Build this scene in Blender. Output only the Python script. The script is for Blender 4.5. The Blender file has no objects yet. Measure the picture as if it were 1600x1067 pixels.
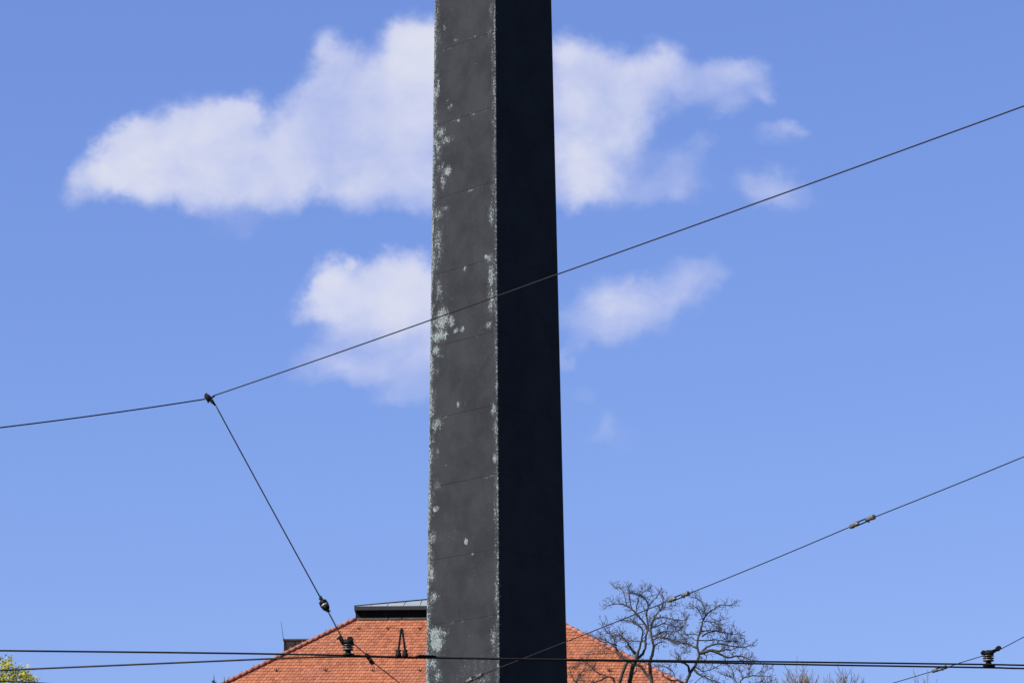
import bpy, bmesh, math, random
from mathutils import Vector, Matrix, noise as mnoise

sc = bpy.context.scene
COL = sc.collection
R = math.radians

# ------------------------------------------------------------------ camera
FPX, CX, CY = 4100.0, 800.0, 533.5          # focal length in photo pixels (1600 wide)
PITCH, ROLL = 0.26443, -0.00720
EYE = Vector((0, 0, 1.6))
_c, _s = math.cos(PITCH), math.sin(PITCH)
FWD = Vector((0, _c, _s)); R0 = Vector((1, 0, 0)); U0 = Vector((0, -_s, _c))
RGT = R0 * math.cos(ROLL) + U0 * math.sin(ROLL)
UPV = -R0 * math.sin(ROLL) + U0 * math.cos(ROLL)
cam = bpy.data.cameras.new('camera')
cam.sensor_width = 36.0; cam.lens = FPX / 1600 * 36.0
cam.clip_start = 0.1; cam.clip_end = 5000
cam_o = bpy.data.objects.new('camera', cam); COL.objects.link(cam_o)
cam_o.matrix_world = Matrix(((RGT.x, UPV.x, -FWD.x, EYE.x), (RGT.y, UPV.y, -FWD.y, EYE.y),
                             (RGT.z, UPV.z, -FWD.z, EYE.z), (0, 0, 0, 1)))
sc.camera = cam_o

def ray(px, py):
    return (FWD * FPX + RGT * (px - CX) - UPV * (py - CY)).normalized()
def at(px, py, Y):                            # survey point seen at a photo pixel, Y metres away
    d = ray(px, py); return EYE + d * (Y / d.y)
def atz(px, py, z):                           # the same, at a known height
    d = ray(px, py); return EYE + d * ((z - EYE.z) / d.z)
def on_plane(px, py, p0, n):
    d = ray(px, py); return EYE + d * ((p0 - EYE).dot(n) / d.dot(n))

# ------------------------------------------------------------------ sun, sky, exposure
SUN_EL, SUN_AZ = 41.0, 234.0                  # azimuth clockwise from +Y
sd = Vector((math.sin(R(SUN_AZ)) * math.cos(R(SUN_EL)), math.cos(R(SUN_AZ)) * math.cos(R(SUN_EL)), math.sin(R(SUN_EL))))
sl = bpy.data.lights.new('sun', 'SUN'); sl.energy = 5.0; sl.angle = R(0.53); sl.color = (1.0, 0.97, 0.925)
so = bpy.data.objects.new('sun', sl); COL.objects.link(so)
so.rotation_euler = sd.to_track_quat('Z', 'Y').to_euler()
sc.view_settings.view_transform = 'Standard'; sc.view_settings.look = 'None'
EXPO_STOPS = 1.0
EG = 2 ** EXPO_STOPS
sc.view_settings.exposure = EXPO_STOPS; sc.view_settings.gamma = 1.0; sc.view_settings.use_curve_mapping = False

class NT:                                      # tiny node-writing helper
    def __init__(s, tree): s.t = tree
    def n(s, typ, **kw):
        nd = s.t.nodes.new(typ)
        for k, v in kw.items():
            if k.startswith('i_'):
                nd.inputs[int(k[2:])].default_value = v
            else: setattr(nd, k, v)
        return nd
    def l(s, a, b): s.t.links.new(a, b)
    def set(s, sock, v):
        if isinstance(v, (int, float)): sock.default_value = v
        elif isinstance(v, (tuple, list)): sock.default_value = v
        else: s.l(v, sock)
    def m(s, op, a, b=None, c=None, clamp=False):
        nd = s.t.nodes.new('ShaderNodeMath'); nd.operation = op; nd.use_clamp = clamp
        for i, v in enumerate((a, b, c)):
            if v is not None: s.set(nd.inputs[i], v)
        return nd.outputs[0]
    def vm(s, op, a, b=None, out=0):
        nd = s.t.nodes.new('ShaderNodeVectorMath'); nd.operation = op
        s.set(nd.inputs[0], a)
        if b is not None: s.set(nd.inputs[1], b)
        return nd.outputs[out]
    def mr(s, v, a, b, c=0.0, d=1.0, typ='SMOOTHSTEP'):
        nd = s.t.nodes.new('ShaderNodeMapRange'); nd.interpolation_type = typ; nd.clamp = True if typ == 'LINEAR' else nd.clamp
        s.set(nd.inputs[0], v); s.set(nd.inputs[1], a); s.set(nd.inputs[2], b); s.set(nd.inputs[3], c); s.set(nd.inputs[4], d)
        return nd.outputs[0]
    def mix(s, f, a, b, blend='MIX'):
        nd = s.t.nodes.new('ShaderNodeMix'); nd.data_type = 'RGBA'; nd.blend_type = blend
        s.set(nd.inputs[0], f); s.set(nd.inputs[6], a); s.set(nd.inputs[7], b)
        return nd.outputs[2]
    def noise(s, vec, scale, detail=4, rough=.5, out=0, dist=0.0):
        nd = s.t.nodes.new('ShaderNodeTexNoise'); s.set(nd.inputs['Vector'], vec)
        nd.inputs['Scale'].default_value = scale; nd.inputs['Detail'].default_value = detail
        nd.inputs['Roughness'].default_value = rough; nd.inputs['Distortion'].default_value = dist
        return nd.outputs[out]

world = bpy.data.worlds.new('World'); sc.world = world; world.use_nodes = True
W = NT(world.node_tree)
bg = W.t.nodes['Background']
sky = W.n('ShaderNodeTexSky', sky_type='NISHITA', sun_disc=False)
sky.sun_elevation = R(SUN_EL); sky.sun_rotation = R(SUN_AZ)
sky.air_density = 1.0; sky.dust_density = 0.3; sky.ozone_density = 6.0
sep = W.n('ShaderNodeSeparateColor'); W.l(sky.outputs[0], sep.inputs[0])
comb = W.n('ShaderNodeCombineColor')
for ch, (pw, k) in enumerate(((.58, .652), (.53, .712), (.40, 1.065))):     # camera response of the blue sky
    v = W.m('MULTIPLY', sep.outputs[ch], 0.1)
    v = W.m('POWER', v, pw)
    W.l(W.m('MULTIPLY', v, k), comb.inputs[ch])
ztc = W.n('ShaderNodeTexCoord'); zs_ = W.n('ShaderNodeSeparateXYZ'); W.l(ztc.outputs['Generated'], zs_.inputs[0])
physical = W.vm('MULTIPLY', sky.outputs[0], (0.06, 0.06, 0.06))
skycol = W.mix(W.mr(zs_.outputs[2], .41, .58), comb.outputs[0], physical)
# clouds: placed by compass direction and elevation, u = x/y, v = z/y
geo = W.n('ShaderNodeTexCoord')
sx = W.n('ShaderNodeSeparateXYZ'); W.l(geo.outputs['Generated'], sx.inputs[0])
ysafe = W.m('MAXIMUM', sx.outputs[1], 0.05)
cu = W.m('DIVIDE', sx.outputs[0], ysafe); cv = W.m('DIVIDE', sx.outputs[2], ysafe)
cc = W.n('ShaderNodeCombineXYZ'); W.l(cu, cc.inputs[0]); W.l(cv, cc.inputs[1])
uv = cc.outputs[0]
def dir_uv(px, py):
    d = ray(px, py); return d.x / d.y, d.z / d.y
w1 = W.vm('SUBTRACT', W.noise(uv, 16, 5, .55, out=1), (.5, .5, .5))
w1s = W.vm('MULTIPLY', w1, (.018, .014, 0))
w2 = W.vm('SUBTRACT', W.noise(uv, 60, 6, .6, out=1), (.5, .5, .5))
w2s = W.vm('MULTIPLY', w2, (.019, .017, 0))
wuv = W.vm('ADD', W.vm('ADD', uv, w1s), w2s)
BL = [(118,310,26,22,.45),(140,285,30,34,.6),(160,268,36,40,.8),(200,262,44,48,.9),(178,222,28,22,.8),(215,205,34,26,.9),(250,235,60,58,1),(285,190,38,32,.95),(320,205,50,50,1),(345,180,34,32,.9),(382,182,34,34,.95),(372,232,70,60,1),
 (300,285,110,45,.9),(210,300,70,24,.5),(280,320,60,20,.5),(410,275,80,45,.7),(440,228,46,44,1),(470,262,70,50,.9),(470,190,42,42,.85),(500,150,40,40,.9),(514,95,34,42,1),(545,125,44,50,.95),
 (495,210,60,60,1),(560,190,80,75,1),(600,130,48,52,.9),(622,82,36,46,.9),(655,58,36,42,.9),(660,120,50,90,1),(640,210,85,90,1),(590,275,80,48,.95),(560,300,50,34,.6),(655,285,60,44,.7),(700,320,60,34,.5),
 (395,320,60,28,.35),(355,352,40,24,.26),(430,300,60,30,.4),(380,300,28,16,.3),(760,160,110,120,1),(760,250,110,80,.9),
 (893,95,40,38,.9),(925,105,46,40,.95),(905,160,60,60,1),(930,215,66,60,1),(910,265,58,48,.8),(900,300,44,30,.5),(975,120,50,40,.9),(1035,98,42,34,.9),(1010,145,60,46,.8),(1060,125,42,32,.6),(975,250,50,66,.5),(985,185,50,50,.6),
 (1105,118,46,30,.62),(1150,110,40,26,.58),(1176,140,30,28,.42),(1190,156,18,14,.25),(1118,150,38,22,.42),(1135,175,26,18,.4),(960,305,90,24,.32),(1020,270,60,50,.22),(1080,275,38,42,.4),(1098,222,16,24,.32),(1060,300,40,22,.28),
 (1222,214,44,19,.42),(1236,206,18,12,.3),(1190,288,50,32,.52),(1230,302,52,26,.42),(1280,322,80,12,.1),
 (548,408,16,14,.8),(520,425,30,30,.95),(500,455,34,34,.9),(478,490,34,16,.6),(545,462,52,48,1),(600,425,40,30,.9),(640,425,42,32,.9),(610,460,68,46,1),(665,460,46,50,1),(600,500,95,34,.8),(540,520,60,24,.4),
 (600,545,95,34,.32),(660,545,50,40,.6),(540,550,60,24,.35),(530,575,80,22,.4),(590,570,60,26,.42),(640,580,70,44,.52),(650,612,50,24,.4),(500,560,50,18,.25),
 (745,500,80,90,.7),(935,474,44,42,.52),(980,478,55,48,.66),(1015,468,52,44,.6),(960,450,50,30,.3),(1062,448,52,34,.5),(1092,424,42,30,.4),(1055,408,40,14,.2),(1120,420,16,24,.18),(893,505,30,38,.5),(878,568,14,28,.5),
 (1010,520,60,18,.14),(970,500,60,18,.2),(945,686,48,18,.34),(950,668,18,18,.26),(905,627,30,15,.26),(1030,617,30,8,.08)]
field = None
for (bx, by, rx, ry, wt) in BL:
    u, v = dir_uv(bx, by)
    d = W.vm('MULTIPLY', W.vm('SUBTRACT', wuv, (u, v, 0)), (FPX / rx * .80, FPX / ry * .80, 0))
    L = W.vm('LENGTH', d, out=1)
    t = W.mr(L, 1.38, .15, 0.0, wt)
    if field is None: field = t
    else:                                      # soft union: 1-(1-a)(1-b)
        field = W.m('SUBTRACT', W.m('ADD', field, t), W.m('MULTIPLY', field, t))
fb = W.noise(uv, 34, 8, .58, dist=.3)
fb2 = W.noise(uv, 9, 4, .5)
rim = W.m('MULTIPLY', field, W.m('SUBTRACT', 2.5, W.m('MULTIPLY', field, 1.75)))
dens = W.m('ADD', field, W.m('MULTIPLY', W.m('SUBTRACT', fb, .5), rim))
dens = W.m('ADD', dens, W.m('MULTIPLY', W.m('SUBTRACT', fb2, .5), W.m('MULTIPLY', field, .95)))
alpha = W.mr(dens, .05, 1.12, 0.0, .86, 'SMOOTHSTEP')
front = W.mr(sx.outputs[1], .1, .3)
alpha = W.m('MULTIPLY', alpha, front)
ccol = W.mix(W.mr(W.m('ADD', dens, W.m('MULTIPLY', W.m('SUBTRACT', fb2, .5), 1.2)), .55, 1.35), (.56, .61, .88, 1), (.80, .805, .885, 1))
fin = W.mix(alpha, skycol, ccol)
tens = W.vm('SCALE', fin); tens.node.inputs['Scale'].default_value = 10.0 / EG
W.l(tens, bg.inputs[0]); bg.inputs[1].default_value = 0.1

# ------------------------------------------------------------------ object helpers
def tag(o, label=None, cat=None, group=None, kind=None):
    for k, v in (('label', label), ('category', cat), ('group', group), ('kind', kind)):
        if v: o[k] = v
    return o
def empty(name, loc, rz=0.0):
    o = bpy.data.objects.new(name, None); COL.objects.link(o); o.empty_display_size = .2
    o.location = loc; o.rotation_euler = (0, 0, rz); return o

class MB:
    def __init__(s): s.v = []; s.f = []; s.sm = []
    def poly(s, pts, smooth=False):
        b = len(s.v); s.v += [tuple(p) for p in pts]; s.f.append(tuple(range(b, b + len(pts)))); s.sm.append(smooth)
    def tube(s, pts, rad, n=6, cap=True, smooth=True):
        pts = [Vector(p) for p in pts]
        if not isinstance(rad, (list, tuple)): rad = [rad] * len(pts)
        b = len(s.v); prev = None
        for i, p in enumerate(pts):
            t = (pts[min(i + 1, len(pts) - 1)] - pts[max(i - 1, 0)])
            if t.length < 1e-9: t = Vector((0, 0, 1))
            t.normalize()
            if prev is None:
                a = t.cross(Vector((0, 0, 1)))
                if a.length < .05: a = t.cross(Vector((1, 0, 0)))
            else: a = prev - t * prev.dot(t)
            if a.length < 1e-6: a = t.orthogonal()
            a.normalize(); prev = a; c = t.cross(a)
            for k in range(n):
                an = 2 * math.pi * k / n
                q = p + (a * math.cos(an) + c * math.sin(an)) * rad[i]
                s.v.append(tuple(q))
        for i in range(len(pts) - 1):
            for k in range(n):
                s.f.append((b + i * n + k, b + i * n + (k + 1) % n, b + (i + 1) * n + (k + 1) % n, b + (i + 1) * n + k)); s.sm.append(smooth)
        if cap:
            s.f.append(tuple(b + k for k in range(n))[::-1]); s.sm.append(False)
            e = b + (len(pts) - 1) * n
            s.f.append(tuple(e + k for k in range(n))); s.sm.append(False)
    def lathe(s, org, axis, prof, n=14):        # prof: (distance along axis, radius)
        org = Vector(org); axis = Vector(axis).normalized()
        s.tube2([(org + axis * d, r) for d, r in prof], axis, n)
    def tube2(s, pr, axis, n):
        a = axis.orthogonal().normalized(); c = axis.cross(a); b = len(s.v)
        for p, r in pr:
            for k in range(n):
                an = 2 * math.pi * k / n; s.v.append(tuple(p + (a * math.cos(an) + c * math.sin(an)) * max(r, 1e-4)))
        for i in range(len(pr) - 1):
            for k in range(n):
                s.f.append((b + i * n + k, b + i * n + (k + 1) % n, b + (i + 1) * n + (k + 1) % n, b + (i + 1) * n + k)); s.sm.append(True)
        s.f.append(tuple(b + k for k in range(n))[::-1]); s.sm.append(False)
        e = b + (len(pr) - 1) * n
        s.f.append(tuple(e + k for k in range(n))); s.sm.append(False)
    def box(s, c, ax, ay, az):                   # centre and three half-axis vectors
        c, ax, ay, az = map(Vector, (c, ax, ay, az)); b = len(s.v)
        for k in (-1, 1):
            for j in (-1, 1):
                for i in (-1, 1): s.v.append(tuple(c + ax * i + ay * j + az * k))
        for f in ((0, 2, 3, 1), (4, 5, 7, 6), (0, 1, 5, 4), (2, 6, 7, 3), (0, 4, 6, 2), (1, 3, 7, 5)):
            s.f.append(tuple(b + i for i in f)); s.sm.append(False)
    def build(s, name, mat, parent=None, bevel=0.0):
        me = bpy.data.meshes.new(name)
        o = None
        org = Vector((0, 0, 0))
        if parent is None and s.v:              # put the origin at the thing's base
            xs = [p[0] for p in s.v]; ys = [p[1] for p in s.v]; zs = [p[2] for p in s.v]
            org = Vector(((min(xs) + max(xs)) / 2, (min(ys) + max(ys)) / 2, min(zs)))
        elif parent is not None: org = None
        if org is not None: vv = [tuple(Vector(p) - org) for p in s.v]
        else:
            inv = world_of(parent).inverted(); vv = [tuple(inv @ Vector(p)) for p in s.v]
        me.from_pydata(vv, [], s.f); me.polygons.foreach_set('use_smooth', s.sm)
        me.materials.append(mat); me.update()
        o = bpy.data.objects.new(name, me); COL.objects.link(o)
        if parent is not None: o.parent = parent
        else: o.location = org
        if bevel:
            md = o.modifiers.new('bevel', 'BEVEL'); md.width = bevel; md.segments = 2
        return o
def world_of(o):
    m = Matrix.LocRotScale(o.location, o.rotation_euler, o.scale)
    return world_of(o.parent) @ m if o.parent else m

# ------------------------------------------------------------------ materials
KA = .55                                       # surface albedo level for this exposure
def ka(c): return tuple(x * KA for x in c[:3]) + ((1,) if len(c) == 4 else ())
def mat(name, col, rough=.6, metal=0.0, spec=.4, var=.25, scale=3.0, bump=0.0, bscale=40.0):
    m = bpy.data.materials.new(name); m.use_nodes = True; N = NT(m.node_tree)
    b = m.node_tree.nodes['Principled BSDF']
    tc = N.n('ShaderNodeTexCoord').outputs['Object']; col = ka(col)
    f = N.noise(tc, scale, 5, .6)
    c1 = tuple(x * (1 - var) for x in col) + (1,); c2 = tuple(min(1, x * (1 + var)) for x in col) + (1,)
    N.l(N.mix(N.mr(f, .3, .7), c1, c2), b.inputs['Base Color'])
    b.inputs['Roughness'].default_value = rough; b.inputs['Metallic'].default_value = metal
    b.inputs['Specular IOR Level'].default_value = spec
    if bump:
        bn = N.n('ShaderNodeBump'); bn.inputs['Strength'].default_value = bump; bn.inputs['Distance'].default_value = .02
        N.l(N.noise(tc, bscale, 5, .6), bn.inputs['Height']); N.l(bn.outputs[0], b.inputs['Normal'])
    m['b'] = b.name
    return m
M = {}
M['cable'] = mat('dark_steel_cable', (.016, .016, .018), .6, 0, .25, .25, 8)
M['contact'] = mat('contact_wire_copper', (.013, .012, .012), .6, 0, .2, .25, 8)
M['iron'] = mat('weathered_iron', (.010, .009, .009), .6, 0, .1, .8, 30, .3, 80)
M['zinc'] = mat('galvanised_fitting', (.17, .155, .135), .5, .2, .5, .5, 40, .3, 80)
M['porcelain'] = mat('pale_porcelain', (.55, .5, .44), .3, 0, .5, .2, 30)
M['insul'] = mat('brown_porcelain', (.035, .028, .024), .3, 0, .5, .4, 30)
M['fascia'] = mat('dark_sheet_metal', (.032, .035, .046), .55, 0, .3, .15, 1.5)
M['lanternwall'] = mat('brown_sheet_metal', (.012, .010, .010), .8, 0, .15, .3, 2)
M['lead'] = mat('lead_flashing', (.085, .072, .06), .7, 0, .3, .35, 3)
M['roofmetal'] = mat('standing_seam_zinc', (.46, .52, .56), .45, .2, .5, .12, 1.2)
M['dormer'] = mat('brown_copper_cladding', (.030, .022, .022), .6, 0, .2, .25, 1.5)
M['wall'] = mat('cream_plaster', (.55, .47, .33), .9, 0, .2, .1, .6)
M['deck'] = mat('roof_felt', (.10, .045, .03), .9, 0, .2, .2, 2)
M['bark'] = mat('grey_brown_bark', (.088, .080, .073), .9, 0, .2, .45, 6)
M['twig'] = mat('tan_twig_bark', (.26, .20, .14), .9, 0, .2, .35, 2)
M['needle'] = mat('spruce_needles', (.028, .045, .03), .8, 0, .2, .4, 3)
M['ground'] = mat('asphalt_and_gravel', (.07, .07, .068), .95, 0, .2, .25, .4, .3, 6)
M['grass'] = mat('lawn_grass', (.045, .07, .025), .95, 0, .2, .35, .8, .3, 20)
M['plinthstone'] = mat('plinth_stone', (.30, .28, .25), .8, 0, .3, .2, 2, .2, 20)

def tile_mat():
    m = bpy.data.materials.new('terracotta_tiles'); m.use_nodes = True; N = NT(m.node_tree); b = m.node_tree.nodes['Principled BSDF']
    tc = N.n('ShaderNodeTexCoord').outputs['Object']
    g = N.n('ShaderNodeNewGeometry'); rnd = g.outputs['Random Per Island']
    cr = N.n('ShaderNodeValToRGB'); N.l(rnd, cr.inputs[0])
    el = cr.color_ramp.elements
    el[0].position = 0; el[0].color = ka((.33, .095, .050, 1)); el[1].position = 1; el[1].color = ka((.56, .205, .115, 1))
    for p, c in ((.25, ka((.43, .138, .068, 1))), (.6, ka((.49, .164, .080, 1))), (.9, ka((.53, .185, .092, 1)))):
        e = el.new(p); e.color = c
    big = N.mr(N.noise(tc, .5, 5, .6), .35, .7, 0, .35)
    c = N.mix(big, cr.outputs[0], ka((.36, .15, .105, 1)))
    streak = N.mr(N.noise(N.vm('MULTIPLY', tc, (3, 3, .6)), 2.0, 5, .7), .62, .8, 0, .3)
    c = N.mix(streak, c, ka((.26, .12, .08, 1)))
    N.l(c, b.inputs['Base Color']); b.inputs['Roughness'].default_value = .8; b.inputs['Specular IOR Level'].default_value = .25
    return m
M['tile'] = tile_mat()

def leaf_mat(name, c1, c2):
    m = bpy.data.materials.new(name); m.use_nodes = True; N = NT(m.node_tree); b = m.node_tree.nodes['Principled BSDF']
    g = N.n('ShaderNodeNewGeometry')
    col = N.mix(g.outputs['Random Per Island'], c1 + (1,), c2 + (1,))
    N.l(col, b.inputs['Base Color']); b.inputs['Roughness'].default_value = .6; b.inputs['Specular IOR Level'].default_value = .2
    tr = N.n('ShaderNodeBsdfTranslucent'); N.l(col, tr.inputs[0])
    ms = N.n('ShaderNodeMixShader'); ms.inputs[0].default_value = .35
    N.l(b.outputs[0], ms.inputs[1]); N.l(tr.outputs[0], ms.inputs[2])
    N.l(ms.outputs[0], m.node_tree.nodes['Material Output'].inputs[0])
    return m
M['leaf'] = leaf_mat('spring_leaves', (.24, .24, .012), (.42, .39, .045))

# ------------------------------------------------------------------ ground
def sheet(name, x0, x1, y0, y1, z, m):
    b = MB(); b.poly([(x0, y0, z), (x1, y0, z), (x1, y1, z), (x0, y1, z)])
    o = b.build(name, m); tag(o, kind='structure'); return o
sheet('ground', -2500, 2500, -2500, 2500, 0.0, M['grass'])
def disc(name, cx, cy, r0, r1, z, h, m):
    b = MB(); n = 96
    for k in range(n):
        a0, a1 = 2 * math.pi * k / n, 2 * math.pi * (k + 1) / n
        p = lambda a, r, zz: (cx + r * math.cos(a), cy + r * math.sin(a), zz)
        b.poly([p(a0, r0, z + h), p(a0, r1, z + h), p(a1, r1, z + h), p(a1, r0, z + h)])
        if h > .05:
            b.poly([p(a0, r1, z), p(a1, r1, z), p(a1, r1, z + h), p(a0, r1, z + h)])
    o = b.build(name, m); tag(o, kind='structure'); return o

# ------------------------------------------------------------------ the obelisk
OX, OY, OPHI = -0.3846, 57.0, 0.03846
disc('road', OX, OY, 20.0, 46.0, 0.004, .004, M['ground'])
A0, TAPER = 2.1920, 0.015787                   # side length at 9 m, loss per metre
side = lambda z: A0 - TAPER * (z - 9)
SEAMS = [3.2, 4.7, 6.2, 7.7, 9.15, 10.6, 12.03, 13.67, 15.22, 16.88, 18.57, 20.36, 22.14, 23.95]
Z0, ZT = 2.0, 26.3
ob = empty('obelisk', (OX, OY, 0), OPHI - 0.0)
tag(ob, 'tall dark bronze-clad square obelisk with pale green patina along its edges', 'obelisk')
# local frame: faces normal to local directions at 45 deg -> rotate so that faces are axis aligned
ob.rotation_euler = (0, 0, OPHI + math.pi / 4)
OBW = world_of(ob)
def obelisk_shaft():
    zs = [(Z0, 0.0)]
    for s in SEAMS:
        zs += [(s - .006, 0.0), (s - .003, .005), (s + .003, .005), (s + .006, 0.0)]
    # gentle hand-made unevenness between seams
    full = []
    for i in range(len(zs)):
        full.append(zs[i])
        if i + 1 < len(zs) and zs[i + 1][0] - zs[i][0] > .3:
            a, b_ = zs[i][0], zs[i + 1][0]
            for k in (1, 2, 3): full.append((a + (b_ - a) * k / 4, 0.0))
    full.append((ZT, 0.0))
    rnd = random.Random(4)
    NU = 7
    verts, faces, uvs = [], [], []
    dirs = [(Vector((-1, 0)), 0), (Vector((0, -1)), 1), (Vector((1, 0)), 2), (Vector((0, 1)), 3)]
    # face order: left-front face (-x), right-front (-y), ...; u runs left to right seen from outside
    rings = []
    cb = 0.012                                  # softened corner
    us = [cb] + [k / NU for k in range(1, NU)] + [-cb]
    for (z, ins) in full:
        h = side(z) / 2 - ins
        ring = []
        for nd, fi in dirs:
            tdir = Vector((-nd.y, nd.x))        # counter-clockwise direction seen from above
            for k in range(NU + 1):
                t = -h + 2 * h * k / NU
                if k == 0: t = -h + cb
                if k == NU: t = h - cb
                wob = 0.0 if ins or k in (0, NU) else .0022 * mnoise.noise(Vector((fi * 9.1 + k * .5, z * .8, 3.3)))
                p = nd * (h + wob) + tdir * t
                ring.append((p.x, p.y, z))
        rings.append(ring)
    n = 4 * (NU + 1)
    for ring in rings: verts += ring
    for i in range(len(rings) - 1):
        for k in range(n):
            k2 = (k + 1) % n
            faces.append((i * n + k, i * n + k2, (i + 1) * n + k2, (i + 1) * n + k))
            fi = k // (NU + 1); kk = k % (NU + 1)
            ua = kk / NU; ub = min(1.0, (kk + 1) / NU)
            if kk == NU: ua = 1.0; ub = 1.0
            za, zb = full[i][0], full[i + 1][0]
            uvs += [(fi * 2 + ua, za), (fi * 2 + ub, za), (fi * 2 + ub, zb), (fi * 2 + ua, zb)]
    me = bpy.data.meshes.new('shaft'); me.from_pydata(verts, [], faces)
    ul = me.uv_layers.new(name='face_uv')
    for i, u in enumerate(uvs): ul.data[i].uv = u
    me.materials.append(M['bronze']); me.update()
    o = bpy.data.objects.new('shaft', me); COL.objects.link(o); o.parent = ob
    return o
# left-front face plane in the world, to place its patina stains in metres on the face
# CCW from above, the face with local normal -x spans from the far-left corner to the near one
nl = (OBW.to_3x3() @ Vector((-1, 0, 0))).normalized()
tl = (OBW.to_3x3() @ Vector((0, -1, 0))).normalized()
def face_uv(px, py):
    p = on_plane(px, py, OBW @ Vector((-side(17) / 2, 0, 17)), nl)
    # refine for the taper
    for _ in range(3):
        p = on_plane(px, py, OBW @ Vector((-side(p.z) / 2, 0, p.z)), nl)
    q = OBW.inverted() @ p
    h = side(q.z) / 2
    return (h - q.y) / (2 * h), q.z             # 0 at the outer left edge, 1 at the near corner
PATCH = [(684,140,5,22,.75),(683,118,5,10,.5),(688,208,12,10,.75),(695,220,16,7,.65),(684,235,10,22,.6),(688,262,9,10,.5),(699,268,7,9,.95),(692,285,5,16,.6),
 (684,335,12,14,.55),(696,326,8,5,.6),(684,385,10,45,.6),(685,455,9,22,.55),(690,500,16,22,.85),(686,525,16,12,.95),(705,502,6,12,.9),(712,517,5,4,.9),(722,515,4,5,.95),(680,548,9,9,.85),(688,556,10,3,.55),
 (682,580,5,10,.4),(682,662,11,13,.7),(675,690,5,40,.45),(683,705,9,8,.45),(683,758,6,9,.5),(681,795,6,5,.85),(676,770,4,30,.4),
 (674,840,8,12,.75),(700,836,24,10,.22),(728,846,4,5,.95),(673,897,8,14,.75),(678,932,9,10,.75),(672,955,5,14,.5),
 (680,990,14,12,.9),(682,1005,13,18,.9),(692,990,10,7,.7),(676,1035,10,14,.65),(684,1055,8,14,.6),(673,1060,5,14,.5),
 (766,404,8,9,.75),(768,430,8,22,.75),(768,470,7,26,.7),(764,508,7,6,.7),(769,335,7,24,.6),(771,290,5,24,.45),(772,240,3,60,.45),(770,190,5,10,.4),(772,140,5,50,.5),(766,50,6,10,.5),(771,90,4,40,.45),(768,15,5,18,.5),
 (772,638,6,12,.75),(774,670,4,16,.6),(774,715,4,10,.8),(775,760,4,26,.5),(774,800,3,20,.6),(775,850,3,40,.4),(776,930,3,40,.5),(772,995,6,26,.6),(745,1040,30,16,.3),(750,1060,26,10,.42),(720,1055,14,8,.25),
 (684,20,6,22,.45),(695,42,5,8,.4),(684,60,8,14,.5),(700,158,3,3,.7),(704,168,5,5,.6),(716,632,3,5,.85),(726,420,3,4,.8),(735,62,9,2,.4),(712,62,3,4,.6),(716,187,3,3,.75),(760,402,4,4,.85),(736,297,5,2,.6),(742,58,4,2,.6)]
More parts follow.
